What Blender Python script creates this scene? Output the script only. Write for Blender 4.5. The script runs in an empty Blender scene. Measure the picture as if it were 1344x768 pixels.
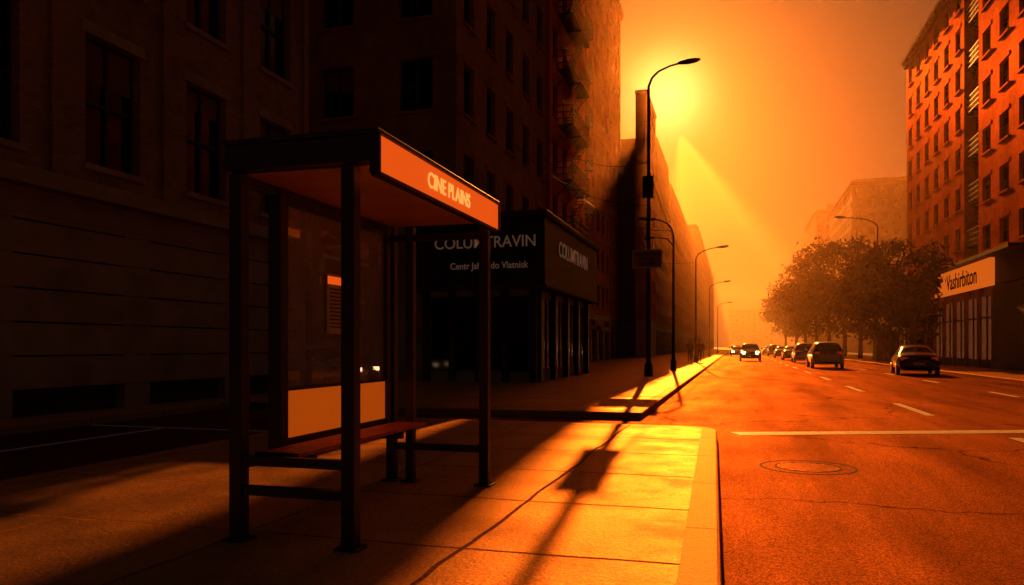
import bpy, math, random
from mathutils import Vector, Matrix
random.seed(7)
sc=bpy.context.scene
sc.view_settings.view_transform='Standard'
sc.view_settings.look='None'
sc.view_settings.exposure=0
COL=sc.collection
RZ=-0.134   # road level; sidewalk level = 0
# ------------------------------------------------------------------ materials
def newmat(name):
    m=bpy.data.materials.new(name); m.use_nodes=True
    nt=m.node_tree; b=nt.nodes['Principled BSDF']
    return m,nt,b
def geo_pos(nt):
    return nt.nodes.new('ShaderNodeNewGeometry').outputs['Position']
def noise(nt,vec,scale,detail=5,rough=.6):
    n=nt.nodes.new('ShaderNodeTexNoise'); n.inputs['Scale'].default_value=scale
    n.inputs['Detail'].default_value=detail; n.inputs['Roughness'].default_value=rough
    if vec is not None: nt.links.new(vec,n.inputs['Vector'])
    return n.outputs['Fac']
def ramp(nt,fac,stops):
    r=nt.nodes.new('ShaderNodeValToRGB'); e=r.color_ramp.elements
    while len(e)<len(stops): e.new(.5)
    for i,(p,c) in enumerate(stops):
        e[i].position=p; e[i].color=(c[0],c[1],c[2],1) if not isinstance(c,(int,float)) else (c,c,c,1)
    nt.links.new(fac,r.inputs['Fac']); return r.outputs['Color']
def mix(nt,a,b,fac,mode='MIX'):
    n=nt.nodes.new('ShaderNodeMix'); n.data_type='RGBA'; n.blend_type=mode
    for s,v in ((n.inputs[0],fac),(n.inputs[6],a),(n.inputs[7],b)):
        if isinstance(v,(int,float)): s.default_value=v
        elif isinstance(v,tuple): s.default_value=(v[0],v[1],v[2],1)
        else: nt.links.new(v,s)
    return n.outputs[2]
def bump(nt,b,h,strength=.3,dist=.02):
    n=nt.nodes.new('ShaderNodeBump'); n.inputs['Strength'].default_value=strength
    n.inputs['Distance'].default_value=dist
    nt.links.new(h,n.inputs['Height'])
    if b is not None: nt.links.new(n.outputs['Normal'],b.inputs['Normal'])
    return n.outputs['Normal']
def simple(name,c,rough=.6,metal=0,var=.25,scale=3,emis=None,es=0,spec=None,bmp=0):
    m,nt,b=newmat(name)
    v=geo_pos(nt); f=noise(nt,v,scale)
    lo=tuple(x*(1-var) for x in c); hi=tuple(min(1,x*(1+var)) for x in c)
    nt.links.new(ramp(nt,f,[(.3,lo),(.7,hi)]),b.inputs['Base Color'])
    b.inputs['Roughness'].default_value=rough; b.inputs['Metallic'].default_value=metal
    if spec is not None: b.inputs['Specular IOR Level'].default_value=spec
    if emis: b.inputs['Emission Color'].default_value=(*emis,1); b.inputs['Emission Strength'].default_value=es
    if bmp: bump(nt,b,noise(nt,v,scale*8),bmp,.01)
    return m
def two_lobe(nt,b,col,gcol,rough,fac,normal=None):
    """diffuse body + tinted sheen, mixed by fac (float or socket)"""
    out=nt.nodes['Material Output']; nt.nodes.remove(b)
    d=nt.nodes.new('ShaderNodeBsdfDiffuse'); g=nt.nodes.new('ShaderNodeBsdfGlossy'); x=nt.nodes.new('ShaderNodeMixShader')
    nt.links.new(col,d.inputs['Color']); d.inputs['Roughness'].default_value=.6
    if isinstance(gcol,tuple): g.inputs['Color'].default_value=(*gcol,1)
    else: nt.links.new(gcol,g.inputs['Color'])
    if isinstance(rough,float): g.inputs['Roughness'].default_value=rough
    else: nt.links.new(rough,g.inputs['Roughness'])
    if normal is not None:
        nt.links.new(normal,d.inputs['Normal']); nt.links.new(normal,g.inputs['Normal'])
    if isinstance(fac,float): x.inputs[0].default_value=fac
    else: nt.links.new(fac,x.inputs[0])
    nt.links.new(d.outputs[0],x.inputs[1]); nt.links.new(g.outputs[0],x.inputs[2]); nt.links.new(x.outputs[0],out.inputs[0])
def brickmat(name,c1,c2,mortar=(.2,.13,.09),bs=1.0,sheen=.0,far=False):
    m,nt,b=newmat(name)
    v=geo_pos(nt); s=nt.nodes.new('ShaderNodeSeparateXYZ'); nt.links.new(v,s.inputs[0])
    a=nt.nodes.new('ShaderNodeMath'); a.operation='ADD'
    nt.links.new(s.outputs[0],a.inputs[0]); nt.links.new(s.outputs[1],a.inputs[1])
    c=nt.nodes.new('ShaderNodeCombineXYZ'); nt.links.new(a.outputs[0],c.inputs[0]); nt.links.new(s.outputs[2],c.inputs[1])
    br=nt.nodes.new('ShaderNodeTexBrick'); nt.links.new(c.outputs[0],br.inputs['Vector'])
    br.inputs['Scale'].default_value=1; br.inputs['Brick Width'].default_value=.24*bs; br.inputs['Row Height'].default_value=.08*bs
    br.inputs['Mortar Size'].default_value=.008*bs
    br.inputs['Color1'].default_value=(*c1,1); br.inputs['Color2'].default_value=(*c2,1); br.inputs['Mortar'].default_value=(*mortar,1)
    st=ramp(nt,noise(nt,v,.35,6,.65),[(.3,.6),(.65,1.1)])
    st2=ramp(nt,noise(nt,v,2.5,4),[(.3,.8),(.7,1.1)])
    col=mix(nt,mix(nt,br.outputs['Color'],st,1.0,'MULTIPLY'),st2,1.0,'MULTIPLY')
    if far:
        two_lobe(nt,b,col,col,.5,sheen)
    else:
        nt.links.new(col,b.inputs['Base Color']); b.inputs['Roughness'].default_value=.85
        b.inputs['Specular IOR Level'].default_value=.2
        bump(nt,b,br.outputs['Fac'],-.4,.01)
    return m
def pavemat():
    m,nt,b=newmat('paving_concrete'); v=geo_pos(nt)
    nn=nt.nodes.new('ShaderNodeTexNoise'); nn.inputs['Scale'].default_value=.9; nt.links.new(v,nn.inputs['Vector'])
    vm=nt.nodes.new('ShaderNodeVectorMath'); vm.operation='MULTIPLY_ADD'
    nt.links.new(nn.outputs['Color'],vm.inputs[0]); vm.inputs[1].default_value=(.12,.12,0); nt.links.new(v,vm.inputs[2])
    br=nt.nodes.new('ShaderNodeTexBrick'); br.offset=0.0; nt.links.new(vm.outputs[0],br.inputs['Vector'])
    br.inputs['Scale'].default_value=1; br.inputs['Brick Width'].default_value=1.55; br.inputs['Row Height'].default_value=1.5
    br.inputs['Mortar Size'].default_value=.018; br.inputs['Mortar Smooth'].default_value=.3
    br.inputs['Color1'].default_value=(.5,.31,.18,1); br.inputs['Color2'].default_value=(.36,.22,.13,1); br.inputs['Mortar'].default_value=(.025,.016,.012,1)
    st=ramp(nt,noise(nt,v,.8,8,.7),[(.32,.58),(.62,1.1)])
    fine=ramp(nt,noise(nt,v,60,3),[(.3,.66),(.7,1.18)])
    col=mix(nt,mix(nt,br.outputs['Color'],st,1.0,'MULTIPLY'),fine,1.0,'MULTIPLY')
    rr=ramp(nt,noise(nt,v,1.3,6,.7),[(.35,.36),(.65,.58)])
    rr=mix(nt,rr,br.outputs['Fac'],1.0,'ADD')
    h=mix(nt,noise(nt,v,25,8,.75),br.outputs['Fac'],1.0,'SUBTRACT')
    nrm=bump(nt,None,h,.7,.02)
    fr=nt.nodes.new('ShaderNodeFresnel'); fr.inputs[0].default_value=1.4; nt.links.new(nrm,fr.inputs['Normal'])
    two_lobe(nt,b,col,mix(nt,(.95,.5,.2),fine,1.0,'MULTIPLY'),rr,fr.outputs[0],nrm)
    return m
def kerbmat():
    m,nt,b=newmat('kerb_concrete'); v=geo_pos(nt)
    col=ramp(nt,noise(nt,v,1.6,8,.7),[(.3,(.28,.17,.1)),(.7,(.5,.31,.19))])
    fine=ramp(nt,noise(nt,v,50,3),[(.3,.6),(.7,1.2)]); col=mix(nt,col,fine,1.0,'MULTIPLY')
    s=nt.nodes.new('ShaderNodeSeparateXYZ'); nt.links.new(v,s.inputs[0])
    md=nt.nodes.new('ShaderNodeMath'); md.operation='PINGPONG'; md.inputs[1].default_value=.9; nt.links.new(s.outputs[1],md.inputs[0])
    j=ramp(nt,md.outputs[0],[(.0,.1),(.014,1.0)]); col=mix(nt,col,j,1.0,'MULTIPLY')
    nrm=bump(nt,None,noise(nt,v,22,8,.75),.7,.02)
    fr=nt.nodes.new('ShaderNodeFresnel'); fr.inputs[0].default_value=1.35; nt.links.new(nrm,fr.inputs['Normal'])
    two_lobe(nt,b,col,mix(nt,(.9,.45,.18),j,1.0,'MULTIPLY'),.55,fr.outputs[0],nrm)
    return m
def asphalt():
    m,nt,b=newmat('asphalt'); v=geo_pos(nt)
    base=ramp(nt,noise(nt,v,.5,8,.7),[(.3,(.045,.02,.013)),(.7,(.085,.037,.023))])
    fine=ramp(nt,noise(nt,v,70,3),[(.35,.35),(.65,1.65)])
    col=mix(nt,base,fine,1.0,'MULTIPLY')
    vo=nt.nodes.new('ShaderNodeTexVoronoi'); vo.feature='DISTANCE_TO_EDGE'; vo.inputs['Scale'].default_value=.22
    nn=nt.nodes.new('ShaderNodeTexNoise'); nn.inputs['Scale'].default_value=1.2; nn.inputs['Detail'].default_value=6; nt.links.new(v,nn.inputs['Vector'])
    vm=nt.nodes.new('ShaderNodeVectorMath'); vm.operation='MULTIPLY_ADD'
    nt.links.new(nn.outputs['Color'],vm.inputs[0]); vm.inputs[1].default_value=(1.2,1.2,0); nt.links.new(v,vm.inputs[2])
    nt.links.new(vm.outputs[0],vo.inputs['Vector'])
    cr=ramp(nt,vo.outputs['Distance'],[(0.0,.3),(.006,1.0)])
    col=mix(nt,col,cr,1.0,'MULTIPLY')
    # stretched wear along the driving direction + blotches
    sc3=nt.nodes.new('ShaderNodeVectorMath'); sc3.operation='MULTIPLY'; sc3.inputs[1].default_value=(1.0,.12,1); nt.links.new(v,sc3.inputs[0])
    wear=ramp(nt,noise(nt,sc3.outputs[0],1.1,6,.65),[(.3,.45),(.7,1.1)])
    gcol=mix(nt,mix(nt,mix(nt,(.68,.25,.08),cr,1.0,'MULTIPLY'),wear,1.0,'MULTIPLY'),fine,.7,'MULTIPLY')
    rr=ramp(nt,noise(nt,v,.45,6,.7),[(.3,.38),(.7,.57)])
    nrm=bump(nt,None,noise(nt,v,70,4,.8),1.0,.015)
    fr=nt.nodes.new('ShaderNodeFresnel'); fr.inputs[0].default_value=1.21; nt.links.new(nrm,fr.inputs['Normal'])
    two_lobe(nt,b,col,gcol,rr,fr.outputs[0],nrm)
    return m
M={}
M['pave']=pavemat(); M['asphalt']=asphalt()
M['kerb']=kerbmat()
M['ground']=simple('ground_asphalt',(.06,.055,.05),.7,scale=.4)
M['paint']=simple('road_paint',(.82,.76,.66),.6,var=.35,scale=9)
M['brickA']=brickmat('dark_brick',(.42,.24,.17),(.32,.175,.125),(.26,.2,.15))
M['stoneA']=simple('grey_stone',(.34,.26,.2),.8,scale=1.2,bmp=.3,spec=.2)
M['brickB']=brickmat('brown_brick',(.44,.19,.11),(.34,.145,.085))
M['brickC']=brickmat('red_brick',(.76,.2,.075),(.64,.16,.06),(.3,.13,.07),sheen=.28,far=True)
M['brickD']=brickmat('orange_brick',(.6,.2,.08),(.48,.155,.065),(.3,.14,.08),sheen=.2,far=True)
M['concrete']=simple('pale_concrete',(.4,.32,.25),.8,scale=.5)
M['trim']=simple('stone_trim',(.34,.16,.1),.9,scale=2,spec=.1)
M['frame']=simple('window_frame',(.06,.05,.045),.7,spec=.2)
M['glass']=simple('window_glass',(.012,.012,.014),.1,var=.5,scale=.6,spec=.5)
M['shopglass']=simple('shop_window_lit',(.2,.09,.05),.25,var=.5,scale=1.1,emis=(.8,.2,.06),es=.1,spec=.3)
M['blind']=simple('window_blind',(.2,.1,.05),.8,var=.4,scale=.7,spec=.1)
M['black']=simple('black_metal',(.018,.015,.013),.45,metal=.0,var=.3,scale=6)
M['steel']=simple('painted_steel',(.05,.045,.04),.45,metal=.6)
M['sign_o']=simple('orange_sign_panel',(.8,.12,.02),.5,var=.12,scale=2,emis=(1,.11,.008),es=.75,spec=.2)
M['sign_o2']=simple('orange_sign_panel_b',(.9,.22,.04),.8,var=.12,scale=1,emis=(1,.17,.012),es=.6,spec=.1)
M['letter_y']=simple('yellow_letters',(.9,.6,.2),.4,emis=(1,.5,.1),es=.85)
M['letter_d']=simple('dark_letters',(.02,.015,.01),.8,spec=.1)
M['letter_g']=simple('tarnished_letters',(.75,.45,.28),.5,emis=(.6,.34,.2),es=.07)
M['signband']=simple('dark_sign_band',(.035,.03,.03),.6,var=.3,spec=.2)
M['wood']=simple('bench_slats',(.75,.10,.03),.5,var=.35,scale=8)
M['roofunder']=simple('shelter_soffit',(.65,.28,.13),.4,var=.2)
M['paper']=simple('paper_notice',(.6,.52,.42),.6,var=.2,scale=15)
M['amber']=simple('amber_panel',(.7,.14,.02),.6,var=.2,emis=(1,.15,.006),es=.33,spec=.1)  # emission stands in for light on this shaded panel
M['tyre']=simple('tyre_rubber',(.02,.02,.02),.7)
M['rim']=simple('wheel_rim',(.4,.38,.36),.3,metal=.8)
M['carglass']=simple('car_glass',(.015,.015,.017),.05,spec=.5)
M['tail']=simple('tail_light',(.4,.01,.01),.2,emis=(1,.05,.01),es=.15)
M['head']=simple('headlight_on',(1,.8,.5),.2,emis=(1,.5,.15),es=140)
M['head2']=simple('sidelight_on',(1,.8,.5),.2,emis=(1,.55,.28),es=3)
M['headoff']=simple('headlight_glass',(.6,.55,.5),.1)
M['cover']=simple('cast_iron',(.02,.014,.012),.8,metal=.0,scale=20,spec=.1)
M['bark']=simple('bark',(.07,.05,.035),.9,scale=6)
M['leaf']=simple('leaves',(.06,.045,.02),.8,var=.5,scale=1.2,spec=.1)
M['cloth']=simple('dark_cloth',(.05,.04,.045),.8)
M['cloth2']=simple('brown_cloth',(.13,.08,.06),.8)
M['skin']=simple('skin',(.45,.28,.2),.6)
M['hair']=simple('hair',(.03,.02,.015),.6)
M['awning']=simple('awning_cloth',(.16,.05,.035),.8)
def carpaint(n,c):
    m=simple(n,c,.28,metal=.35,var=.08); m.node_tree.nodes['Principled BSDF'].inputs['Coat Weight'].default_value=.6; return m
M['cp_dark']=carpaint('car_paint_dark',(.03,.028,.03)); M['cp_sil']=carpaint('car_paint_silver',(.42,.38,.33))
M['cp_red']=carpaint('car_paint_brown',(.18,.08,.05)); M['cp_w']=carpaint('car_paint_white',(.6,.55,.48))
def glassmat():
    m,nt,b=newmat('shelter_glass'); out=nt.nodes['Material Output']
    v=geo_pos(nt)
    tr=nt.nodes.new('ShaderNodeBsdfTransparent'); tr.inputs[0].default_value=(.97,.95,.92,1)
    gl=nt.nodes.new('ShaderNodeBsdfGlossy'); gl.inputs['Roughness'].default_value=.02; gl.inputs[0].default_value=(1,1,1,1)
    df=nt.nodes.new('ShaderNodeBsdfDiffuse'); df.inputs[0].default_value=(.8,.78,.76,1)
    fr=nt.nodes.new('ShaderNodeFresnel'); fr.inputs[0].default_value=1.7
    m1=nt.nodes.new('ShaderNodeMixShader'); nt.links.new(ramp(nt,noise(nt,v,2.2,6),[(.3,.2),(.7,.4)]),m1.inputs[0])
    nt.links.new(tr.outputs[0],m1.inputs[1]); nt.links.new(df.outputs[0],m1.inputs[2])
    m2=nt.nodes.new('ShaderNodeMixShader'); nt.links.new(fr.outputs[0],m2.inputs[0])
    nt.links.new(m1.outputs[0],m2.inputs[1]); nt.links.new(gl.outputs[0],m2.inputs[2]); nt.links.new(m2.outputs[0],out.inputs[0])
    return m
M['sglass']=glassmat()
# ------------------------------------------------------------------ mesh builder
class MB:
    def __init__(s): s.v=[];s.f=[];s.m=[];s.mats=[]
    def mi(s,k):
        if k not in s.mats: s.mats.append(k)
        return s.mats.index(k)
    def quad(s,pts,k):
        n=len(s.v); s.v+= [tuple(p) for p in pts]; s.f.append(tuple(range(n,n+len(pts)))); s.m.append(s.mi(k))
    def box(s,a,b,k):
        x0,x1=sorted((a[0],b[0]));y0,y1=sorted((a[1],b[1]));z0,z1=sorted((a[2],b[2]))
        n=len(s.v)
        s.v+=[(x0,y0,z0),(x1,y0,z0),(x1,y1,z0),(x0,y1,z0),(x0,y0,z1),(x1,y0,z1),(x1,y1,z1),(x0,y1,z1)]
        for f in ((0,3,2,1),(4,5,6,7),(0,1,5,4),(1,2,6,5),(2,3,7,6),(3,0,4,7)):
            s.f.append(tuple(n+i for i in f)); s.m.append(s.mi(k))
    def tube(s,p,q,r0,r1,k,n=8):
        p=Vector(p);q=Vector(q);d=(q-p).normalized()
        a=d.orthogonal().normalized();b=d.cross(a); o=len(s.v)
        for c,r in ((p,r0),(q,r1)):
            for i in range(n):
                t=2*math.pi*i/n; s.v.append(tuple(c+a*math.cos(t)*r+b*math.sin(t)*r))
        for i in range(n):
            j=(i+1)%n; s.f.append((o+i,o+j,o+n+j,o+n+i)); s.m.append(s.mi(k))
        s.f.append(tuple(o+i for i in reversed(range(n)))); s.m.append(s.mi(k))
        s.f.append(tuple(o+n+i for i in range(n))); s.m.append(s.mi(k))
    def path(s,pts,rs,k,n=8):
        for i in range(len(pts)-1): s.tube(pts[i],pts[i+1],rs[i],rs[i+1],k,n)
    def make(s,name,parent=None,smooth=False,bevel=0,loc=None):
        me=bpy.data.meshes.new(name); me.from_pydata(s.v,[],s.f); 
        for k in s.mats: me.materials.append(M[k])
        me.polygons.foreach_set('material_index',s.m)
        if smooth: me.polygons.foreach_set('use_smooth',[True]*len(s.f))
        me.update()
        o=bpy.data.objects.new(name,me); COL.objects.link(o)
        if parent: o.parent=parent
        if loc: o.location=loc
        if bevel:
            b=o.modifiers.new('b','BEVEL'); b.width=bevel; b.segments=2; b.limit_method='ANGLE'
        return o
def empty(name,loc=(0,0,0),rz=0):
    e=bpy.data.objects.new(name,None); COL.objects.link(e); e.location=loc; e.rotation_euler=(0,0,rz); e.empty_display_size=.3
    return e
def text(name,s,size,loc,rot,mat,parent=None,ext=.01,align='CENTER',sx=1):
    c=bpy.data.curves.new(name,'FONT'); c.body=s; c.size=size; c.extrude=ext; c.align_x=align; c.align_y='CENTER'; c.offset=.006*size
    c.materials.append(M[mat]); o=bpy.data.objects.new(name,c); COL.objects.link(o)
    o.location=loc; o.rotation_euler=rot; o.scale=(sx,1,1)
    if parent: o.parent=parent
    return o
H=math.pi/2
# ------------------------------------------------------------------ ground, road, pavements
g=MB(); g.quad([(-900,-300,-.14),(900,-300,-.14),(900,1500,-.14),(-900,1500,-.14)],'ground'); g.make('ground')
r=MB(); r.quad([(-30,-20,RZ),(10.4,-20,RZ),(10.4,900,RZ),(-30,900,RZ)],'asphalt'); r.make('road')
def slab(name,poly,z0,z1,k,bev=.02,parent=None):
    m=MB(); n=len(poly)
    m.quad([(x,y,z1) for x,y in poly],k)
    m.v+= [(x,y,z0) for x,y in poly]
    for i in range(n):
        j=(i+1)%n; m.f.append((i,n+i,n+j,j)); m.m.append(0)
    return m.make(name,parent,bevel=bev)
def rounded(x0,y0,x1,y1,xs,r=.5):
    p=[(x0,y0),(x1,y0)]
    for i in range(7):
        t=i/6*H; p.append((xs-r+r*math.cos(t),y1-r+r*math.sin(t)))
    p.append((x0,y1)); return p
e=empty('sidewalk')
slab('kerb',rounded(-6.6,-4,.14,12.35,-.26,.55),-.15,0,'kerb',.025,e)
slab('paving',rounded(-6.4,-4,-.10,12.13,-.48,.4),-.05,.005,'pave',0,e)
e=empty('sidewalk')
slab('kerb',rounded(-9.9,14.5,-1.7,400,-1.7,.3),-.15,0,'kerb',.025,e)
m=MB(); m.quad([(-11.5,14.75,.005),(-1.95,14.75,.005),(-1.95,400,.005),(-11.5,400,.005)],'pave'); m.make('paving',e)
m=MB(); m.box((-26,24.6,-.15),(-9.92,26.3,0),'kerb'); m.make('side_kerb',e,bevel=.02)
e=empty('sidewalk')
m=MB(); m.box((-12.2,-4,-.15),(-10.9,19.6,0),'kerb'); m.make('kerb',e,bevel=.02)
e=empty('sidewalk')
m=MB(); m.box((10.3,-20,-.15),(10.52,400,0.0),'kerb'); m.make('kerb',e,bevel=.02)
m=MB(); m.box((10.5,-20,-.15),(18,400,-.004),'pave'); m.make('paving',e)
# markings
mk=MB(); z=RZ+.004
def line(x0,y0,x1,y1,w):
    d=Vector((x1-x0,y1-y0)).normalized(); n=Vector((-d.y,d.x))*w/2
    mk.quad([(x0+n.x,y0+n.y,z),(x0-n.x,y0-n.y,z),(x1-n.x,y1-n.y,z),(x1+n.x,y1+n.y,z)],'paint')
line(.0,12.6,9.9,16.2,.42)
for i in range(40):
    yy=17.0+i*8.5
    line(3.75,yy,3.75,yy+3.4,.18)
line(4.15,11.2,4.05,13.2,.18)
for i in range(30):
    yy=24+i*8.5
    line(7.45,yy,7.45,yy+2.4,.15)
line(-9.3,4,-9.3,10.7,.12); line(-11,10.8,-7.0,10.8,.12)
mk.make('road_markings')
# manhole
e=empty('manhole_cover',(.80,9.35,RZ))
def ring(mb,r0,r1,z0,z1,k,n=40):
    o=len(mb.v)
    for i in range(n):
        t=2*math.pi*i/n
        for r,zz in ((r0,z0),(r0,z1),(r1,z1),(r1,z0)): mb.v.append((r*math.cos(t),r*math.sin(t),zz))
    for i in range(n):
        j=(i+1)%n
        for a in range(3): mb.f.append((o+4*i+a,o+4*j+a,o+4*j+a+1,o+4*i+a+1)); mb.m.append(mb.mi(k))
m=MB(); ring(m,.50,.53,0,.003,'cover'); ring(m,.34,.36,0,.004,'cover'); ring(m,.0,.33,0,.003,'asphalt')
for i in range(-3,4):
    w=math.sqrt(.32**2-(i*.09)**2); m.box((-w,i*.09-.01,.003),(w,i*.09+.01,.006),'cover')
m.make('cover_plate',e)
# ------------------------------------------------------------------ buildings
def facade(mb,org,U,N,W,Hh,z0,ncol,nrow,fw=.5,fh=.55,wall='brickB',depth=.25,trim='trim',double=True,sill=True):
    """wall grid with really recessed windows; org=(x,y) of the left end seen from outside"""
    U=Vector(U);N=Vector(N);O=Vector((org[0],org[1],0)); Z=Vector((0,0,1))
    P=lambda u,z,d=0:O+U*u+Z*z+N*d
    cw=W/ncol; fhgt=(Hh-z0)/nrow
    for j in range(nrow):
        zb=z0+j*fhgt; wz0=zb+fhgt*(1-fh)*.45; wz1=wz0+fhgt*fh; zt=zb+fhgt
        mb.quad([P(0,zb),P(W,zb),P(W,wz0),P(0,wz0)],wall)
        mb.quad([P(0,wz1),P(W,wz1),P(W,zt),P(0,zt)],wall)
        prev=0
        for i in range(ncol):
            c=(i+.5)*cw; 
            a=c-cw*fw/2;b=c+cw*fw/2
            mb.quad([P(prev,wz0),P(a,wz0),P(a,wz1),P(prev,wz1)],wall); prev=b
            mb.quad([P(a,wz0),P(a,wz0,-depth),P(a,wz1,-depth),P(a,wz1)],wall)
            mb.quad([P(b,wz0,-depth),P(b,wz0),P(b,wz1),P(b,wz1,-depth)],wall)
            mb.quad([P(a,wz1),P(a,wz1,-depth),P(b,wz1,-depth),P(b,wz1)],wall)
            mb.quad([P(a,wz0,-depth),P(a,wz0),P(b,wz0),P(b,wz0,-depth)],trim)
            mb.quad([P(a,wz0,-depth),P(b,wz0,-depth),P(b,wz1,-depth),P(a,wz1,-depth)],'glass')
            if random.random()<.45:
                t=random.uniform(.3,.9); zz=wz1-(wz1-wz0)*t*.6
                mb.quad([P(a,zz,-depth+.01),P(b,zz,-depth+.01),P(b,wz1,-depth+.01),P(a,wz1,-depth+.01)],'blind')
            def bx(u0,u1,za,zb_,d0,d1,k):
                p=P(u0,za,d0);q=P(u1,zb_,d1); mb.box(p,q,k)
            t=.05
            bx(a,a+t,wz0,wz1,-depth+.012,-depth+.06,'frame'); bx(b-t,b,wz0,wz1,-depth+.012,-depth+.06,'frame')
            bx(a+t,b-t,wz1-t,wz1,-depth+.012,-depth+.06,'frame'); bx(a+t,b-t,wz0,wz0+t,-depth+.012,-depth+.06,'frame')
            mz=(wz0+wz1)/2; bx(a+t,b-t,mz-.03,mz+.03,-depth+.012,-depth+.07,'frame')
            if double and cw*fw>1.3:
                bx(c-.04,c+.04,wz0+t,wz1-t,-depth+.013,-depth+.065,'frame')
            if sill:
                bx(a-.08,b+.08,wz0-.12,wz0-.002,-.02,.09,trim)
                bx(a-.1,b+.1,wz1+.002,wz1+.22,-.02,.03,trim)
        mb.quad([P(prev,wz0),P(W,wz0),P(W,wz1),P(prev,wz1)],wall)
def building(name,x0,x1,y0,y1,h,side,ncol,nrow,z0=4.2,wall='brickB',near_cols=4,fw=.45,fh=.55,cornice=True,near=True,parapet=1.0,trim='trim'):
    """side=+1 : street facade faces +X (x1); side=-1 : faces -X (x0)"""
    e=empty(name,((x0+x1)/2,(y0+y1)/2,0)); off=Vector((-(x0+x1)/2,-(y0+y1)/2,0))
    w=MB(); xs=x1 if side>0 else x0; xb=x0 if side>0 else x1
    if side>0: facade(w,(xs,y0),(0,1,0),(1,0,0),y1-y0,h,z0,ncol,nrow,fw,fh,wall,trim=trim)
    else: facade(w,(xs,y1),(0,-1,0),(-1,0,0),y1-y0,h,z0,ncol,nrow,fw,fh,wall,trim=trim)
    if near: facade(w,(x0,y0),(1,0,0),(0,-1,0),x1-x0,h,z0,near_cols,nrow,fw,fh,wall,trim=trim)
    else: w.quad([(x0,y0,z0),(x1,y0,z0),(x1,y0,h),(x0,y0,h)],wall)
    w.quad([(x0,y1,0),(x1,y1,0),(x1,y1,h),(x0,y1,h)],wall)
    w.quad([(xb,y0,0),(xb,y1,0),(xb,y1,h),(xb,y0,h)],wall)
    w.quad([(x0,y0,h-.02),(x1,y0,h-.02),(x1,y1,h-.02),(x0,y1,h-.02)],'concrete')
    w.make('walls',e,loc=off)
    gmb=MB(); n=max(2,int((y1-y0)/3.2)); s=side; L=(y1-y0)/n
    gmb.box((x0+.3,y0+.3,-.15),(x1-.3,y1-.3,z0-.05),'stoneA')
    for i in range(n+1):
        yc=y0+i*L; ya=max(y0,yc-.35); yb=min(y1,yc+.35)
        gmb.box((xs-s*.31,ya,-.14),(xs+s*.02,yb,z0-.6),'stoneA')
    gmb.box((xs-s*.31,y0,z0-.6),(xs+s*.06,y1,z0-.002),'stoneA')
    for i in range(n):
        ya=y0+i*L+.36; yb=y0+(i+1)*L-.36
        xx=xs-s*.29
        gmb.box((xx,ya,.55),(xx+s*.02,yb,z0-.65),'glass')
        gmb.box((xx,ya,-.1),(xx+s*.1,yb,.54),'frame')
        gmb.box((xx+s*.021,(ya+yb)/2-.04,.55),(xx+s*.06,(ya+yb)/2+.04,z0-.66),'frame')
        gmb.box((xx+s*.021,ya,2.4),(xx+s*.055,yb,2.5),'frame')
    if near:
        gmb.box((x0+.02,y0-.02,-.14),(x1-.33 if side>0 else x1,y0+.28,z0-.003),'stoneA')
    gmb.make('ground_floor',e,loc=off)
    c=MB()
    if cornice:
        p=.45
        c.box((x0-(0 if side>0 else p),y0-p,h),(x1+(p if side>0 else 0),y1,h+.28),'trim')
        c.box((x0-(0 if side>0 else p*.6),y0-p*.6,h-.4),(x1+(p*.6 if side>0 else 0),y1+.02,h-.003),'trim')
        c.box((x0+.1,y0+.1,h+.282),(x1-.1,y1-.1,h+parapet),wall)
        k=int((y1-y0)/1.2)
        for i in range(k):
            yy=y0+(i+.5)*(y1-y0)/k
            c.box((xs+s*.28,yy-.1,h-.3),(xs+s*.42,yy+.1,h-.004),'trim')
    else:
        c.box((x0+.05,y0+.05,h),(x1-.05,y1-.05,h+.4),wall)
    c.box((xs+s*.001,y0,z0-.1),(xs+s*.14,y1,z0+.15),'trim')
    c.make('cornice',e,loc=off)
    return e,off
def fire_escape(e,off,xs,side,y0,y1,zs,dep=1.25):
    m=MB(); s=side; xa=xs+s*.1; xo=xs+s*dep
    for idx,zz in enumerate(zs):
        n=14
        for i in range(n+1):
            xx=xa+(xo-xa)*i/n
            m.box((xx-.03,y0,zz),(xx+.03,y1,zz+.04),'black')
        for yy in (y0,(y0+y1)/2,y1): m.box((xa,yy-.04,zz-.1),(xo,yy+.04,zz-.002),'black'); m.tube((xs,yy,zz-.9),(xo-s*.1,yy,zz-.05),.03,.03,'black',5)
        for hz in (.35,.7,1.05):
            m.box((xo-.022,y0,zz+hz),(xo+.022,y1,zz+hz+.045),'black')
            for yy in (y0,y1): m.box((xa,yy-.022,zz+hz),(xo,yy+.022,zz+hz+.045),'black')
        k=int((y1-y0)/.3)
        for i in range(k+1):
            yy=y0+(y1-y0)*i/k; m.box((xo-.014,yy-.014,zz),(xo+.014,yy+.014,zz+1.05),'black')
        if idx<len(zs)-1:
            z2=zs[idx+1]; a=y0+.5;b=y1-.6
            xi=xs+s*dep*.4; xj=xs+s*dep*.85
            for xx in (xi,xj): m.tube((xx,a,zz+.03),(xx,b,z2),.035,.035,'black',5)
            for i in range(1,12):
                t=i/12; m.box((xi,a+(b-a)*t-.1,zz+(z2-zz)*t),(xj,a+(b-a)*t+.1,zz+(z2-zz)*t+.025),'black')
    m.make('fire_escape',e,loc=off)
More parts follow.
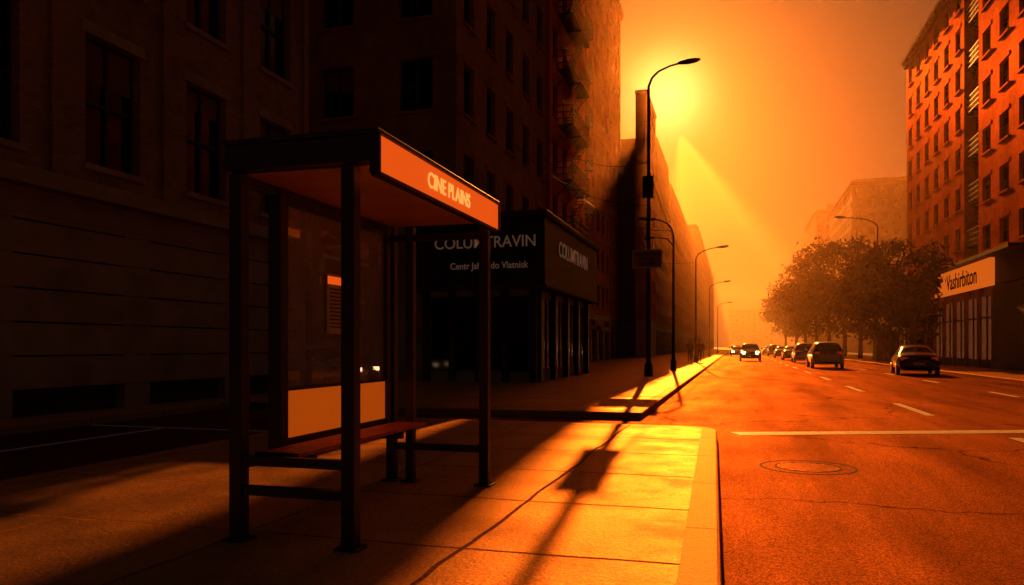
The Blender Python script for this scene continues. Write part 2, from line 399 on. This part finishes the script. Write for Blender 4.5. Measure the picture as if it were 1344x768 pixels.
# left side
eA,oA=building('stone_apartment_building',-26,-12,-3,19.5,31,1,8,7,4.2,'brickA',fw=.5,fh=.66,near=False,trim='stoneA')
m=MB()
for i in range(9):
    m.box((-12,-3+i*2.81-.12,4.36),(-11.9,-3+i*2.81+.12,30.5),'brickA')
m.box((-12,-3,4.05),(-11.6,19.5,4.34),'stoneA')
for i in range(6): m.box((-12.01,-3,.5+i*.6),(-11.955,19.5,.5+i*.6+.57),'stoneA')
m.make('pilasters',eA,loc=oA)
eB,oB=building('brick_office_building',-26,-9.8,26.2,40,37,1,5,9,5.9,'brickB',near_cols=5,fw=.42,fh=.56,trim='brickB')
eC,oC=building('red_brick_apartment_building',-24,-9.6,40.05,50,38,1,4,11,4.2,'brickC',fw=.46,fh=.55,near=False)
fire_escape(eC,oC,-9.6,1,41.5,46.5,[7.4,10.5,13.6,16.7,19.8,22.9,26],.95)
eD,oD=building('brick_apartment_building',-25,-11.6,50.05,73,37,1,9,10,4.2,'brickD',near=False)
fire_escape(eD,oD,-11.6,1,52,57,[8,11.3,14.6,17.9,21.2,24.5],1.3)
eE,oE=building('tall_brick_building',-25,-13.3,73.05,92,41,1,6,12,4.2,'brickD',near=False)
eF,oF=building('stepped_brick_building',-24,-11,92.05,134,24,1,14,7,4.2,'brickB',near=False)  # main mass kept low, shaped to let sun pass over it
m=MB()
TX=-10.75  # bay made thin to shape its shadow and leave a sunlit pavement strip
facade(m,(-9.5,86),(0,1,0),(1,0,0),10,29.6,4.2,4,9,.45,.55,'brickD')
m.box((TX,86.01,-.14),(-9.51,95.99,4.2),'stoneA')
m.quad([(TX,86,4.2),(-9.5,86,4.2),(-9.5,86,29.6),(TX,86,29.6)],'brickD')
m.quad([(TX,96,4.2),(-9.5,96,4.2),(-9.5,96,29.6),(TX,96,29.6)],'brickD')
m.quad([(TX,86,4.2),(TX,96,4.2),(TX,96,29.6),(TX,86,29.6)],'brickD')
m.box((TX-.05,85.9,29.6),(-9.4,96.1,30),'trim')
m.make('shadow_bay_tower',eF,loc=oF)
m=MB(); m.box((-22,113,24.1),(-11.02,133.9,32),'brickB'); m.make('upper_block',eF,loc=oF)
building('concrete_block_building',-24,-11,134.05,235,29,1,26,8,4.2,'brickD',near=False,fw=.5)
building('distant_office_building',-30,-11,235.1,420,37,1,36,10,4.2,'concrete',near=False,fw=.5)
# podium with sign band
e=empty('theatre_entrance',(-8.5,30,0)); off=(8.5,-30,0)
m=MB(); m.box((-10.9,25.6,-.14),(-6.7,35.0,3.35),'stoneA')
for i in range(5):
    x=-10.7+i*1.0
    m.box((x-.12,25.45,-.14),(x+.12,25.6,3.3),'black')
m.box((-10.5,25.52,.4),(-6.9,25.58,3.0),'glass')
for i in range(5):
    yy=26+i*2.2; m.box((-6.69,yy-.15,-.14),(-6.5,yy+.15,3.3),'black')
    if i<4: m.box((-6.69,yy+.2,.45),(-6.64,yy+2.0,3.0),'glass'); m.box((-6.69,yy+1.05,.45),(-6.6,yy+1.13,3.0),'frame')
m.make('lobby',e,loc=off)
m=MB(); m.box((-11.2,25.1,3.37),(-6.2,35.4,5.7),'signband'); m.box((-11.3,25.0,5.7),(-6.1,35.5,5.9),'frame'); m.box((-11.3,25.0,3.25),(-6.1,35.5,3.37),'frame')
m.make('sign_band',e,loc=off,bevel=.03)
def tx(name,s,size,loc,rot,mat,sx=1): return text(name,s,size,(loc[0]+off[0],loc[1]+off[1],loc[2]),rot,mat,e,sx=sx)
tx('title_letters','COLUMTRAVIN',.56,(-8.35,25.08,4.85),(H,0,0),'letter_g',.95)
tx('subtitle_letters','Centr Jahns do Vlatnisk',.33,(-8.2,25.08,4.05),(H,0,0),'letter_g',.9)
tx('side_letters','COLUMTRAVIN',.8,(-6.18,30,4.8),(H,0,H),'letter_g',1)
for i,(ya,yb) in enumerate(((41,45),(46,49.5),(53,58),(60,64))):
    xs=-9.6 if ya<50 else -11.6
    e=empty('awning',(xs,(ya+yb)/2,3)); m=MB()
    L=(yb-ya)/2
    m.quad([(0.07,-L,.5),(1.4,-L,-.2),(1.4,L,-.2),(.07,L,.5)],'awning')
    m.quad([(1.4,-L,-.2),(1.4,L,-.2),(1.4,L,-.45),(1.4,-L,-.45)],'awning')
    m.quad([(0.07,-L,.5),(1.4,-L,-.2),(1.4,-L,-.45),(.07,-L,-.4)],'awning'); m.make('cloth',e)
# right side
eR,oR=building('orange_brick_apartment_building',15,32,58.6,76.8,26.9,-1,6,8,4.6,'brickC',near=False,fw=.42,fh=.55,trim='brickC')
eS,oS=building('brick_tower_building',15,34,36,55.4,34,-1,6,9,6.6,'brickC',near_cols=5,fw=.5,fh=.5,trim='brickC')
m=MB(); m.box((16.4,55.4,-.1),(30,58.6,30),'brickA'); m.make('recess_wall',eS,loc=oS)
fire_escape(eS,oS,16.4,-1,55.7,58.3,[8,11,14,17,20,23,26],1.3)
e=empty('shop',(16,56,0)); off=(-16,-56,0)
m=MB(); m.box((14.3,49.2,-.14),(15-.01,62.8,4.75),'stoneA')
for i in range(6):
    yy=49.3+i*2.68
    m.box((14.02,yy-.14,-.14),(14.3,yy+.14,4.7),'trim')
    if i<5: m.box((14.2,yy+.16,.5),(14.29,yy+2.5,4.2),'shopglass'); m.box((14.12,yy+1.3,.5),(14.2,yy+1.38,4.2),'frame'); m.box((14.1,yy+.16,-.1),(14.29,yy+2.5,.48),'frame'); m.box((14.12,yy+.16,2.9),(14.195,yy+2.5,3.0),'frame')
m.box((14,44,-.14),(14.98,49.1,4.7),'signband')
m.box((14.3,43.97,.6),(14.9,43.995,3.9),'shopglass')
m.box((13.98,44,4.75),(15-.005,62.9,6.3),'signband'); m.box((13.2,43.9,6.3),(15.0-.003,63,6.5),'frame')
m.make('shopfront',e,loc=off)
m=MB(); m.box((13.7,48.6,4.7),(13.97,62.6,6.27),'sign_o2'); m.make('sign_panel',e,loc=off,bevel=.03)
text('sign_letters','Vashirbiton',1.45,(13.68-16,54.2-56,5.45),(H,0,-H),'letter_d',e,sx=1.0)
m=MB(); ring(m,.34,.5,0,.02,'letter_d',30); ring(m,0,.2,0,.02,'letter_d',20); o=m.make('logo',e); o.location=(13.69-16,60.9-56,5.5); o.rotation_euler=(H,0,-H); o.scale=(1.5,1.1,1)
# distant right
building('pale_office_building',25,46,184,226,37.5,-1,12,11,4.2,'concrete',near_cols=8,fw=.5,cornice=True)
e2,o2=building('distant_tower_building',24,40,255,290,43,-1,8,12,4.2,'concrete',near_cols=6)
m=MB(); m.box((28,262,43.4),(36,275,47),'concrete'); m.make('penthouse',e2,loc=o2)
building('distant_brick_building',22,38,78.5,130,13,-1,12,3,4.2,'brickB')
building('street_end_building',-5,30,640,680,30,-1,8,8,4.2,'concrete',near_cols=8)
# ------------------------------------------------------------------ bus shelter
e=empty('bus_shelter',(-2.6,5.4,0)); off=(2.6,-5.4,0)
XL,XR,YN,YF=-3.07,-2.25,4.22,6.5
m=MB(); p=.042
def post(x,y,z0,z1,w=p): m.box((x-w,y-w,z0),(x+w,y+w,z1),'black')
post(XR-.02,YN,0,2.36,.045); post(XL,YN,0,2.36,.045); post(-2.16,YF,0,2.36); post(XL,YF,0,2.36); post(-2.88,YF,0,2.36,.038)
post(XL,4.66,.5,2.36,.05); post(XL,6.36,.5,2.36,.035)
for x,y in ((XR-.02,YN),(XL,YN),(-2.16,YF),(XL,YF),(-2.88,YF)): m.box((x-.08,y-.08,.005),(x+.08,y+.08,.022),'black')
for zz in (.52,.33): m.box((XL+.046,YN-.03,zz-.03),(XR-.066,YN+.03,zz+.03),'black')
m.box((XL+.043,YF-.03,.30),(-2.16-.043,YF+.03,.36),'black'); m.box((XL+.043,YF-.03,2.22),(-2.16-.043,YF+.03,2.28),'black')
m.box((XL-.03,YN+.046,.46),(XL+.03,YF-.043,.52),'black')
m.box((XL-.03,YN+.046,2.29),(XL+.03,YF-.043,2.35),'black')
m.make('frame',e,loc=off,bevel=.006)
m=MB()
m.box((XL-.06,YN-.07,2.37),(-2.10,YF+.06,2.53),'black'); 
m.box((XL-.07,YN-.09,2.53),(-2.04,YF+.07,2.56),'black')
m.box((XL+.02,YN+.02,2.355),(-2.16,YF-.02,2.368),'roofunder')
m.make('roof',e,loc=off,bevel=.008)
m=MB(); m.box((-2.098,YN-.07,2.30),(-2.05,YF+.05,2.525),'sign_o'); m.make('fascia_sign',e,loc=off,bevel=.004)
m=MB(); m.box((-2.098,YN-.095,2.29),(-2.03,YN-.072,2.528),'black');m.box((-2.098,YF+.052,2.29),(-2.03,YF+.07,2.528),'black');m.box((-2.098,YN-.072,2.278),(-2.035,YF+.055,2.298),'black'); m.make('fascia_frame',e,loc=off)
text('fascia_letters','CINE PLAINS',.155,(-2.046+2.6,5.35-5.4,2.41),(H,0,H),'letter_y',e,ext=.003,sx=1.0)
m=MB()
m.quad([(XL,4.73,.95),(XL,6.32,.95),(XL,6.32,2.26),(XL,4.73,2.26)],'sglass'); m.make('glass_panel',e,loc=off)
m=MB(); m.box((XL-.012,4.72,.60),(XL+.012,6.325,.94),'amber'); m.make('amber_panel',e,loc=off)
m=MB()
m.box((XL-.025,4.712,.55),(XL+.025,6.325,.598),'black'); m.box((XL-.02,4.712,.935),(XL+.02,6.325,.955),'black'); m.box((XL-.025,4.712,2.255),(XL+.025,6.325,2.289),'black')
m.make('panel_frame',e,loc=off)
m=MB()
for i in range(4):
    x=-3.0+i*.078; m.box((x,4.32,.53),(x+.066,6.46,.56),'wood')
m.box((-3.0,4.5,.47),(-2.7,4.56,.529),'black'); m.box((-3.0,5.9,.47),(-2.7,5.96,.529),'black'); m.box((-3.01,4.3,.49),(-2.69,4.318,.565),'black')
m.make('bench_seat',e,loc=off,bevel=.006)
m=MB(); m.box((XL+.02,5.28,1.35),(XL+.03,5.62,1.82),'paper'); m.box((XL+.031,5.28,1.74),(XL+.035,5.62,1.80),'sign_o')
for i in range(11): m.box((XL+.031,5.31,1.70-i*.03),(XL+.033,5.31+random.uniform(.18,.28),1.708-i*.03),'letter_d')
m.make('timetable_notice',e,loc=off)
# ------------------------------------------------------------------ lamps
def cobra(name,loc,h,arm,adir=1,r=.1,signs=False,arm2=None):
    e=empty(name,loc); m=MB()
    m.tube((0,0,0),(0,0,.5),r*1.9,r*1.6,'steel',12); m.tube((0,0,.5),(0,0,.6),r*1.6,r*1.1,'steel',12)
    m.tube((0,0,.6),(0,0,h-1.3),r,r*.6,'steel',12)
    a=adir; pts=[(0,0,h-1.3),(0,0,h-.8),(a*arm*.12,0,h-.45),(a*arm*.35,0,h-.2),(a*arm*.75,0,h-.02),(a*arm,0,h+.03)]
    m.path(pts,[r*.6,r*.55,r*.5,r*.45,r*.4,r*.4],'steel',8)
    if arm2:
        zz,L=arm2; m.path([(0,0,zz-.5),(a*L*.3,0,zz-.1),(a*L,0,zz)],[.04,.035,.03],'steel',6); m.tube((a*L,0,zz),(a*(L+.5),0,zz-.05),.08,.05,'steel',8)
    m.make('pole',e,smooth=False)
    hd=MB(); x=a*arm
    secs=[(0,.05,.05),(.15,.11,.08),(.45,.17,.11),(.75,.14,.09),(.92,.05,.04)]
    n=10;o=0
    for d,w,t in secs:
        for i in range(n):
            th=2*math.pi*i/n; hd.v.append((x+a*d,w*math.cos(th),h+.05+d*.08+t*math.sin(th)))
    for k in range(len(secs)-1):
        for i in range(n):
            j=(i+1)%n; hd.f.append((k*n+i,k*n+j,(k+1)*n+j,(k+1)*n+i)); hd.m.append(hd.mi('steel'))
    hd.f.append(tuple(range(n)));hd.m.append(0);hd.f.append(tuple(range((len(secs)-1)*n,len(secs)*n)));hd.m.append(0)
    hd.make('lamp_head',e,smooth=True)
    return e
LX=-3.5
l1=cobra('street_lamp',(LX,32.4,0),13.0,1.2,1,.10)
m=MB(); m.box((-.24,-.2,7.5),(.22,-.12,8.4),'signband'); m.box((-.26,-.21,7.45),(.24,-.19,7.5),'frame')
m.make('signal_box',l1,bevel=.02)
e=empty('street_sign',(LX,32.2,4.9)); m=MB(); m.box((-.66,-.04,-.36),(.58,0,.40),'paper'); m.box((-.62,-.045,-.32),(.54,-.041,.36),'trim'); m.box((-.1,0,-.1),(.1,.1,.1),'steel'); m.make('plate',e)
for i,s in enumerate(('NO STANDING','ANY TIME','BUS STOP')): text('letters',s,.16,(-.04,-.05,.2-i*.2),(H,0,0),'letter_d',e,ext=.002)
cobra('street_lamp',(-3.1,40.6,0),7.9,.9,-1,.09,arm2=(7.0,1.0))
cobra('street_lamp',(-3.0,62,0),9,1.6,1,.09)
cobra('street_lamp',(-3.0,95,0),9,1.6,1,.09)
cobra('street_lamp',(-3.0,140,0),9,1.6,1,.09)
cobra('street_lamp',(11.3,69,0),12,2.4,-1,.1)
cobra('street_lamp',(11.3,118,0),12,2.4,-1,.1)
e=empty('overhead_cables',(0,0,0))
m=MB()
for (a,b,sag) in (((-9.7,40,12.5),(LX,32.4,9.0),.7),((-9.7,44,11),(-3.1,40.6,7.3),.8),((-9.7,33,10.5),(LX,32.4,7.2),.8),((LX,32.4,8.8),(-3.1,62,7.5),1.0),((-11.5,55,10),(-3.1,62,7.9),.9)):
    a=Vector(a);b=Vector(b); pts=[]
    for i in range(11):
        t=i/10; q=a.lerp(b,t); q.z-=sag*4*t*(1-t); pts.append(q)
    m.path(pts,[.018]*11,'black',4)
m.make('cables',e)
# ------------------------------------------------------------------ cars
SED=[(-2.30,.40,.70,.76,.72,.64),(-2.22,.28,.88,.97,.85,.76),(-1.85,.22,.93,1.04,.90,.79),(-1.50,.20,.95,1.08,.91,.77),(-.92,.20,.95,1.38,.91,.63),(-.50,.20,.95,1.44,.91,.62),(-.08,.20,.94,1.46,.91,.62),(.04,.20,.94,1.46,.91,.62),(.50,.20,.92,1.41,.91,.63),(1.25,.20,.90,.98,.91,.76),(1.75,.22,.83,.88,.90,.75),(2.15,.28,.70,.76,.84,.68),(2.30,.40,.58,.62,.70,.55)]
SUV=[(-2.25,.42,.80,.90,.80,.74),(-2.18,.30,.98,1.12,.90,.80),(-2.05,.26,1.04,1.45,.93,.72),(-1.80,.25,1.05,1.66,.94,.70),(-1.0,.25,1.05,1.70,.94,.70),(-.9,.25,1.05,1.70,.94,.70),(0.0,.25,1.04,1.70,.94,.70),(.1,.25,1.04,1.70,.94,.70),(.65,.25,1.03,1.62,.94,.69),(1.30,.25,1.02,1.10,.94,.80),(1.85,.26,.98,1.03,.92,.78),(2.18,.32,.84,.90,.86,.72),(2.3,.42,.66,.70,.72,.6)]
def car(name,x,y,rz,kind,paint,lights=None):
    e=empty(name,(x,y,RZ+.003),rz); S=SED if kind=='sedan' else SUV
    m=MB(); R=[]
    for (yy,zb,zl,zr,w,rw) in S:
        half=[(0,zb),(.85*w,zb),(w*.99,zb+.12),(w,zl-.18),(.96*w,zl),(rw,zr-.05),(.62*rw,zr),(0,zr+.02)]
        pts=[(a,b) for a,b in half]+[(-a,b) for a,b in reversed(half[1:-1])]
        R.append([len(m.v)+i for i in range(len(pts))]); m.v+=[(a,yy,b) for a,b in pts]
    n=len(R[0])
    for k in range(len(S)-1):
        g1=S[k][3]-S[k][2];g2=S[k+1][3]-S[k+1][2]
        narrow=abs(S[k+1][0]-S[k][0])<.13
        for i in range(n):
            j=(i+1)%n; mt=paint
            if i in (4,9) and max(g1,g2)>.3 and not narrow: mt='carglass'
            if i in (5,6,7,8) and abs(S[k+1][3]-S[k][3])>.19: mt='carglass'
            m.f.append((R[k][i],R[k][j],R[k+1][j],R[k+1][i])); m.m.append(m.mi(mt))
    m.f.append(tuple(R[0]));m.m.append(m.mi(paint)); m.f.append(tuple(reversed(R[-1])));m.m.append(m.mi(paint))
    o=m.make('body',e,smooth=True); s=o.modifiers.new('s','SUBSURF'); s.levels=2; s.render_levels=2
    w=S[6][4]; L=2.25
    d=MB()
    for sy in (-1.42,1.42):
        for sx in (-1,1):
            cx=sx*(w-.10)
            d.tube((sx*(w-.02),sy,.36),(sx*(w+.004),sy,.36),.41,.40,'black',24)
            d.tube((cx-sx*.05,sy,.33),(cx+sx*.125,sy,.33),.33,.32,'tyre',24)
            d.tube((cx+sx*.12,sy,.33),(cx+sx*.132,sy,.33),.21,.2,'rim',16)
    d.make('wheels',e)
    d=MB(); zt=.80 if kind=='sedan' else 1.0
    for sx in (-1,1):
        d.box((sx*.5,-2.27,zt-.08),(sx*.80,-2.10,zt+.07),'tail')
        d.box((sx*.48,2.10,zt-.2),(sx*.74,2.27,zt-.08),lights or 'headoff')
        d.box((sx*(w+.0),.72,zt+.12),(sx*(w+.17),.84,zt+.25),paint)
    d.box((-.26,-2.33,.5),(.26,-2.28,.62),'paper'); d.box((-.7,-2.32,.36),(.7,-2.2,.44),'black'); d.box((-.45,2.2,.38),(.45,2.3,.5),'black')
    d.make('lights_and_trim',e,bevel=.02)
    return e
car('parked_car',8.6,42.3,math.radians(-6),'sedan','cp_dark')
car('car',5.6,53.5,0,'suv','cp_w')
car('car',5.7,70,0,'suv','cp_sil'); car('car',5.6,84,0,'sedan','cp_dark'); car('car',5.5,99,0,'sedan','cp_red')
car('car',5.5,118,0,'suv','cp_sil'); car('car',5.5,140,0,'sedan','cp_dark')
car('parked_car',8.9,92,0,'sedan','cp_sil'); car('parked_car',8.9,104,0,'suv','cp_dark')
car('car',1.35,76,math.pi,'suv','cp_dark','head')
car('car',.3,112,math.pi,'sedan','cp_dark','head'); car('car',.1,135,math.pi,'suv','cp_red','head')
car('car',.2,165,math.pi,'sedan','cp_sil','head'); car('car',2.6,190,math.pi,'sedan','cp_sil','head')
car('car',-13.6,22.3,-H,'sedan','cp_w','head2')
# ------------------------------------------------------------------ trees
def tree(name,x,y,h,rad,leaves=2600,ls=.16,seed=0):
    rnd=random.Random(seed); e=empty(name,(x,y,0)); m=MB()
    th=h*.32; top=Vector((rnd.uniform(-.2,.2),rnd.uniform(-.2,.2),th))
    m.path([(0,0,-.05),(.03,0,th*.5),top],[.2*h/10,.15*h/10,.12*h/10],'bark',9)
    tips=[]
    for i in range(9):
        a=2*math.pi*i/9+rnd.uniform(-.3,.3); el=rnd.uniform(.45,1.3)
        L=rnd.uniform(.35,.62)*h*.75
        end=top+Vector((math.cos(a)*math.cos(el)*rad*1.1,math.sin(a)*math.cos(el)*rad*1.1,math.sin(el)*L))
        mid=top.lerp(end,.5)+Vector((rnd.uniform(-.2,.2),rnd.uniform(-.2,.2),.2))
        m.path([top,mid,end],[.09*h/10,.055*h/10,.02],'bark',6); tips+= [mid,end]
        for k in range(3):
            q=mid.lerp(end,rnd.random())+Vector((rnd.uniform(-1,1),rnd.uniform(-1,1),rnd.uniform(-.2,.8)))*rad*.4
            m.path([mid.lerp(end,.3),q],[.035,.012],'bark',5); tips.append(q)
    m.make('trunk_and_limbs',e)
    l=MB(); l.mi('leaf'); cl=[]
    for t in tips: cl.append((t,rnd.uniform(.28,.5)*rad*.8))
    for i in range(26):
        a=rnd.uniform(0,6.28);zz=rnd.uniform(-1,1); rr=math.sqrt(1-zz*zz)*rad*rnd.uniform(.6,1.05)
        cl.append((Vector((math.cos(a)*rr,math.sin(a)*rr,h*.58+zz*h*.38)),rnd.uniform(.2,.42)*rad))
    per=leaves//len(cl)
    for c,r in cl:
        for i in range(per):
            d=Vector((rnd.gauss(0,1),rnd.gauss(0,1),rnd.gauss(0,.8)))*r*.5
            q=c+d; u=Vector((rnd.gauss(0,1),rnd.gauss(0,1),rnd.gauss(0,1))).normalized()
            v=u.orthogonal().normalized(); s=ls*rnd.uniform(.6,1.4)
            l.quad([q-u*s,q+v*s*.55,q+u*s,q-v*s*.55],'leaf')
    l.make('foliage',e)
for i,(x,y,h,rd) in enumerate(((12.3,60,9.3,2.3),(12.2,68.5,10.0,2.6),(12.4,77,11.3,3.0),(12.6,87,12.6,3.4),(12.6,99,14.5,4.0),(12.4,113,16,4.4),(12.4,130,17.5,4.8),(12.4,150,18,5),(12.4,172,18,5),(12,200,18,5.2))):
    tree('street_tree',x,y,h,rd,4600,.18+.0014*(y-60),i+3)
e=empty('street_kiosk',(12.6,73,0)); m=MB()
m.box((-.9,-.7,0),(.9,.7,2.3),'signband'); m.box((-1.2,-1,2.3),(1.2,1,2.45),'frame'); m.box((-.8,-.72,1.1),(.8,-.7,2.1),'blind'); m.box((-1,-.95,.95),(1,-.7,1.0),'trim')
m.make('cabin',e,bevel=.02)
# ------------------------------------------------------------------ people
def person(name,x,y,rz,cl='cloth',stride=.28,z=.005,s=1.0):
    e=empty(name,(x,y,z),rz)
    J={'pel':(0,0,.95,.145),'wai':(0,0,1.10,.125),'che':(0,.01,1.32,.155),'nk':(0,.01,1.48,.06),'hd0':(0,.02,1.58,.075),'hd':(0,.02,1.68,.098),
       'hl':(-.09,0,.90,.10),'kl':(-.10,stride*.6,.50,.062),'al':(-.10,stride*.75,.09,.042),'tl':(-.10,stride*.75+.16,.035,.035),
       'hr':(.09,0,.90,.10),'kr':(.10,-stride*.25,.50,.062),'ar':(.10,-stride*1.15,.12,.042),'tr':(.10,-stride*1.1+.14,.035,.035),
       'sl':(-.19,0,1.40,.068),'el':(-.24,-.10,1.13,.045),'wl':(-.23,.02,.88,.032),'fl':(-.225,.06,.80,.03),
       'sr':(.19,0,1.40,.068),'er':(.24,.08,1.13,.045),'wr':(.23,.20,.90,.032),'fr':(.225,.25,.83,.03)}
    E=[('pel','wai'),('wai','che'),('che','nk'),('nk','hd0'),('hd0','hd'),('pel','hl'),('hl','kl'),('kl','al'),('al','tl'),('pel','hr'),('hr','kr'),('kr','ar'),('ar','tr'),('che','sl'),('sl','el'),('el','wl'),('wl','fl'),('che','sr'),('sr','er'),('er','wr'),('wr','fr')]
    K=list(J); me=bpy.data.meshes.new('figure'); me.from_pydata([J[k][:3] for k in K],[(K.index(a),K.index(b)) for a,b in E],[])
    o=bpy.data.objects.new('figure',me); COL.objects.link(o); o.parent=e
    md=o.modifiers.new('skin','SKIN'); sv=me.skin_vertices[0].data
    for i,k in enumerate(K): sv[i].radius=(J[k][3]*(1.15 if k in('pel','che','wai') else 1),J[k][3]*(.8 if k in('pel','che','wai') else 1)); sv[i].use_root=(k=='pel')
    md.use_smooth_shade=True
    sb=o.modifiers.new('s','SUBSURF'); sb.levels=1; sb.render_levels=1
    me.materials.append(M[cl])
    h=MB(); h.tube((0,.115,1.66),(0,.135,1.64),.03,.015,'skin',8); h.tube((0,0.0,1.70),(0,-.01,1.80),.108,.05,'hair',12); h.tube((0,.04,1.60),(0,.05,1.70),.085,.085,'skin',12)
    h.make('face_and_hair',e,smooth=True)
person('pedestrian',-3.3,59,math.pi,'cloth'); person('pedestrian',-2.7,61.5,math.pi,'cloth2'); person('pedestrian',-4.0,74,0,'cloth')
person('pedestrian',11.4,66,.2,'cloth'); person('pedestrian',-3.6,90,0,'cloth2')
# ------------------------------------------------------------------ haze, sun, sky
az=math.radians(4.86); el=math.radians(17.9)
S=Vector((-math.sin(az)*math.cos(el),math.cos(az)*math.cos(el),math.sin(el)))
def volmat(name,col,den,g):
    mh=bpy.data.materials.new(name); mh.use_nodes=True; nt=mh.node_tree; nt.nodes.clear()
    out=nt.nodes.new('ShaderNodeOutputMaterial'); vs=nt.nodes.new('ShaderNodeVolumeScatter')
    vs.inputs['Color'].default_value=(*col,1); vs.inputs['Density'].default_value=den; vs.inputs['Anisotropy'].default_value=g
    nt.links.new(vs.outputs[0],out.inputs['Volume']); return mh
M['haze']=volmat('haze_volume',(1,.6,.28),.00105,.82)
m=MB(); m.box((-150,36,-.5),(150,620,42),'haze'); m.make('haze')
T=S/S.z*240
base=[Vector((-10.5,118,-.3)),Vector((21,118,-.3)),Vector((23,172,-.3)),Vector((-16,172,-.3))]
C0=sum(base,Vector())/4
es=empty('light_shaft_wedges')  # light shaft imitated by added wedges of denser volume tapering sunward
for i,(sc_,den) in enumerate(((.82,.0010),(1.0,.0009),(1.2,.0007))):
    M['shaft%d'%i]=volmat('shaft_wedge_volume_%d'%i,(1,.65,.3),den,.74)
    bs=[C0+(p-C0)*sc_-Vector((0,0,.02*i)) for p in base]
    top=[C0+(p-C0)*.12*sc_+T*(1+.02*i) for p in base]
    m=MB(); m.v=[tuple(p) for p in bs]+[tuple(p) for p in top]; m.mi('shaft%d'%i)
    m.f=[(0,3,2,1),(4,5,6,7),(0,1,5,4),(1,2,6,5),(2,3,7,6),(3,0,4,7)]; m.m=[0]*6; m.make('shaft_wedge_%d'%i,es)
L=bpy.data.lights.new('sun','SUN'); L.energy=5; L.angle=math.radians(.35); L.color=(1,.265,.03)
lo=bpy.data.objects.new('sun',L); COL.objects.link(lo); lo.rotation_euler=S.to_track_quat('Z','Y').to_euler()
w=bpy.data.worlds.new('World'); sc.world=w; w.use_nodes=True; nt=w.node_tree
bg=nt.nodes['Background']; bg.inputs['Strength'].default_value=.1
sky=nt.nodes.new('ShaderNodeTexSky'); sky.sky_type='NISHITA'; sky.sun_disc=False; sky.sun_elevation=el; sky.sun_rotation=-az; sky.dust_density=6; sky.air_density=2
tint=mix(nt,sky.outputs[0],(.018,.0108,.006),1.0,'MULTIPLY')
tint=mix(nt,tint,(.19,.11,.07),1.0,'ADD')
tc=nt.nodes.new('ShaderNodeTexCoord'); dp=nt.nodes.new('ShaderNodeVectorMath'); dp.operation='DOT_PRODUCT'
nz=nt.nodes.new('ShaderNodeVectorMath'); nz.operation='NORMALIZE'; nt.links.new(tc.outputs['Generated'],nz.inputs[0])
nt.links.new(nz.outputs[0],dp.inputs[0]); dp.inputs[1].default_value=S
mx=nt.nodes.new('ShaderNodeMath'); mx.operation='MAXIMUM'; nt.links.new(dp.outputs['Value'],mx.inputs[0]); mx.inputs[1].default_value=0
tot=tint
for p,c in ((1200,(10,8,2.2)),(250,(4,2,.2)),(45,(1.8,.45,.012)),(9,(.25,.04,.002))):
    pw=nt.nodes.new('ShaderNodeMath'); pw.operation='POWER'; nt.links.new(mx.outputs[0],pw.inputs[0]); pw.inputs[1].default_value=p
    tot=mix(nt,tot,mix(nt,c,pw.outputs[0],1.0,'MULTIPLY'),1.0,'ADD')
nt.links.new(tot,bg.inputs['Color'])
# ------------------------------------------------------------------ camera
cd=bpy.data.cameras.new('camera'); cam=bpy.data.objects.new('camera',cd); COL.objects.link(cam); sc.camera=cam
cd.sensor_width=36; cd.lens=36*1000/1344; cd.shift_y=71/1344; cd.clip_end=3000; cd.clip_start=.05
cam.location=(0,0,1.25); cam.rotation_euler=(H,0,math.atan(.293))
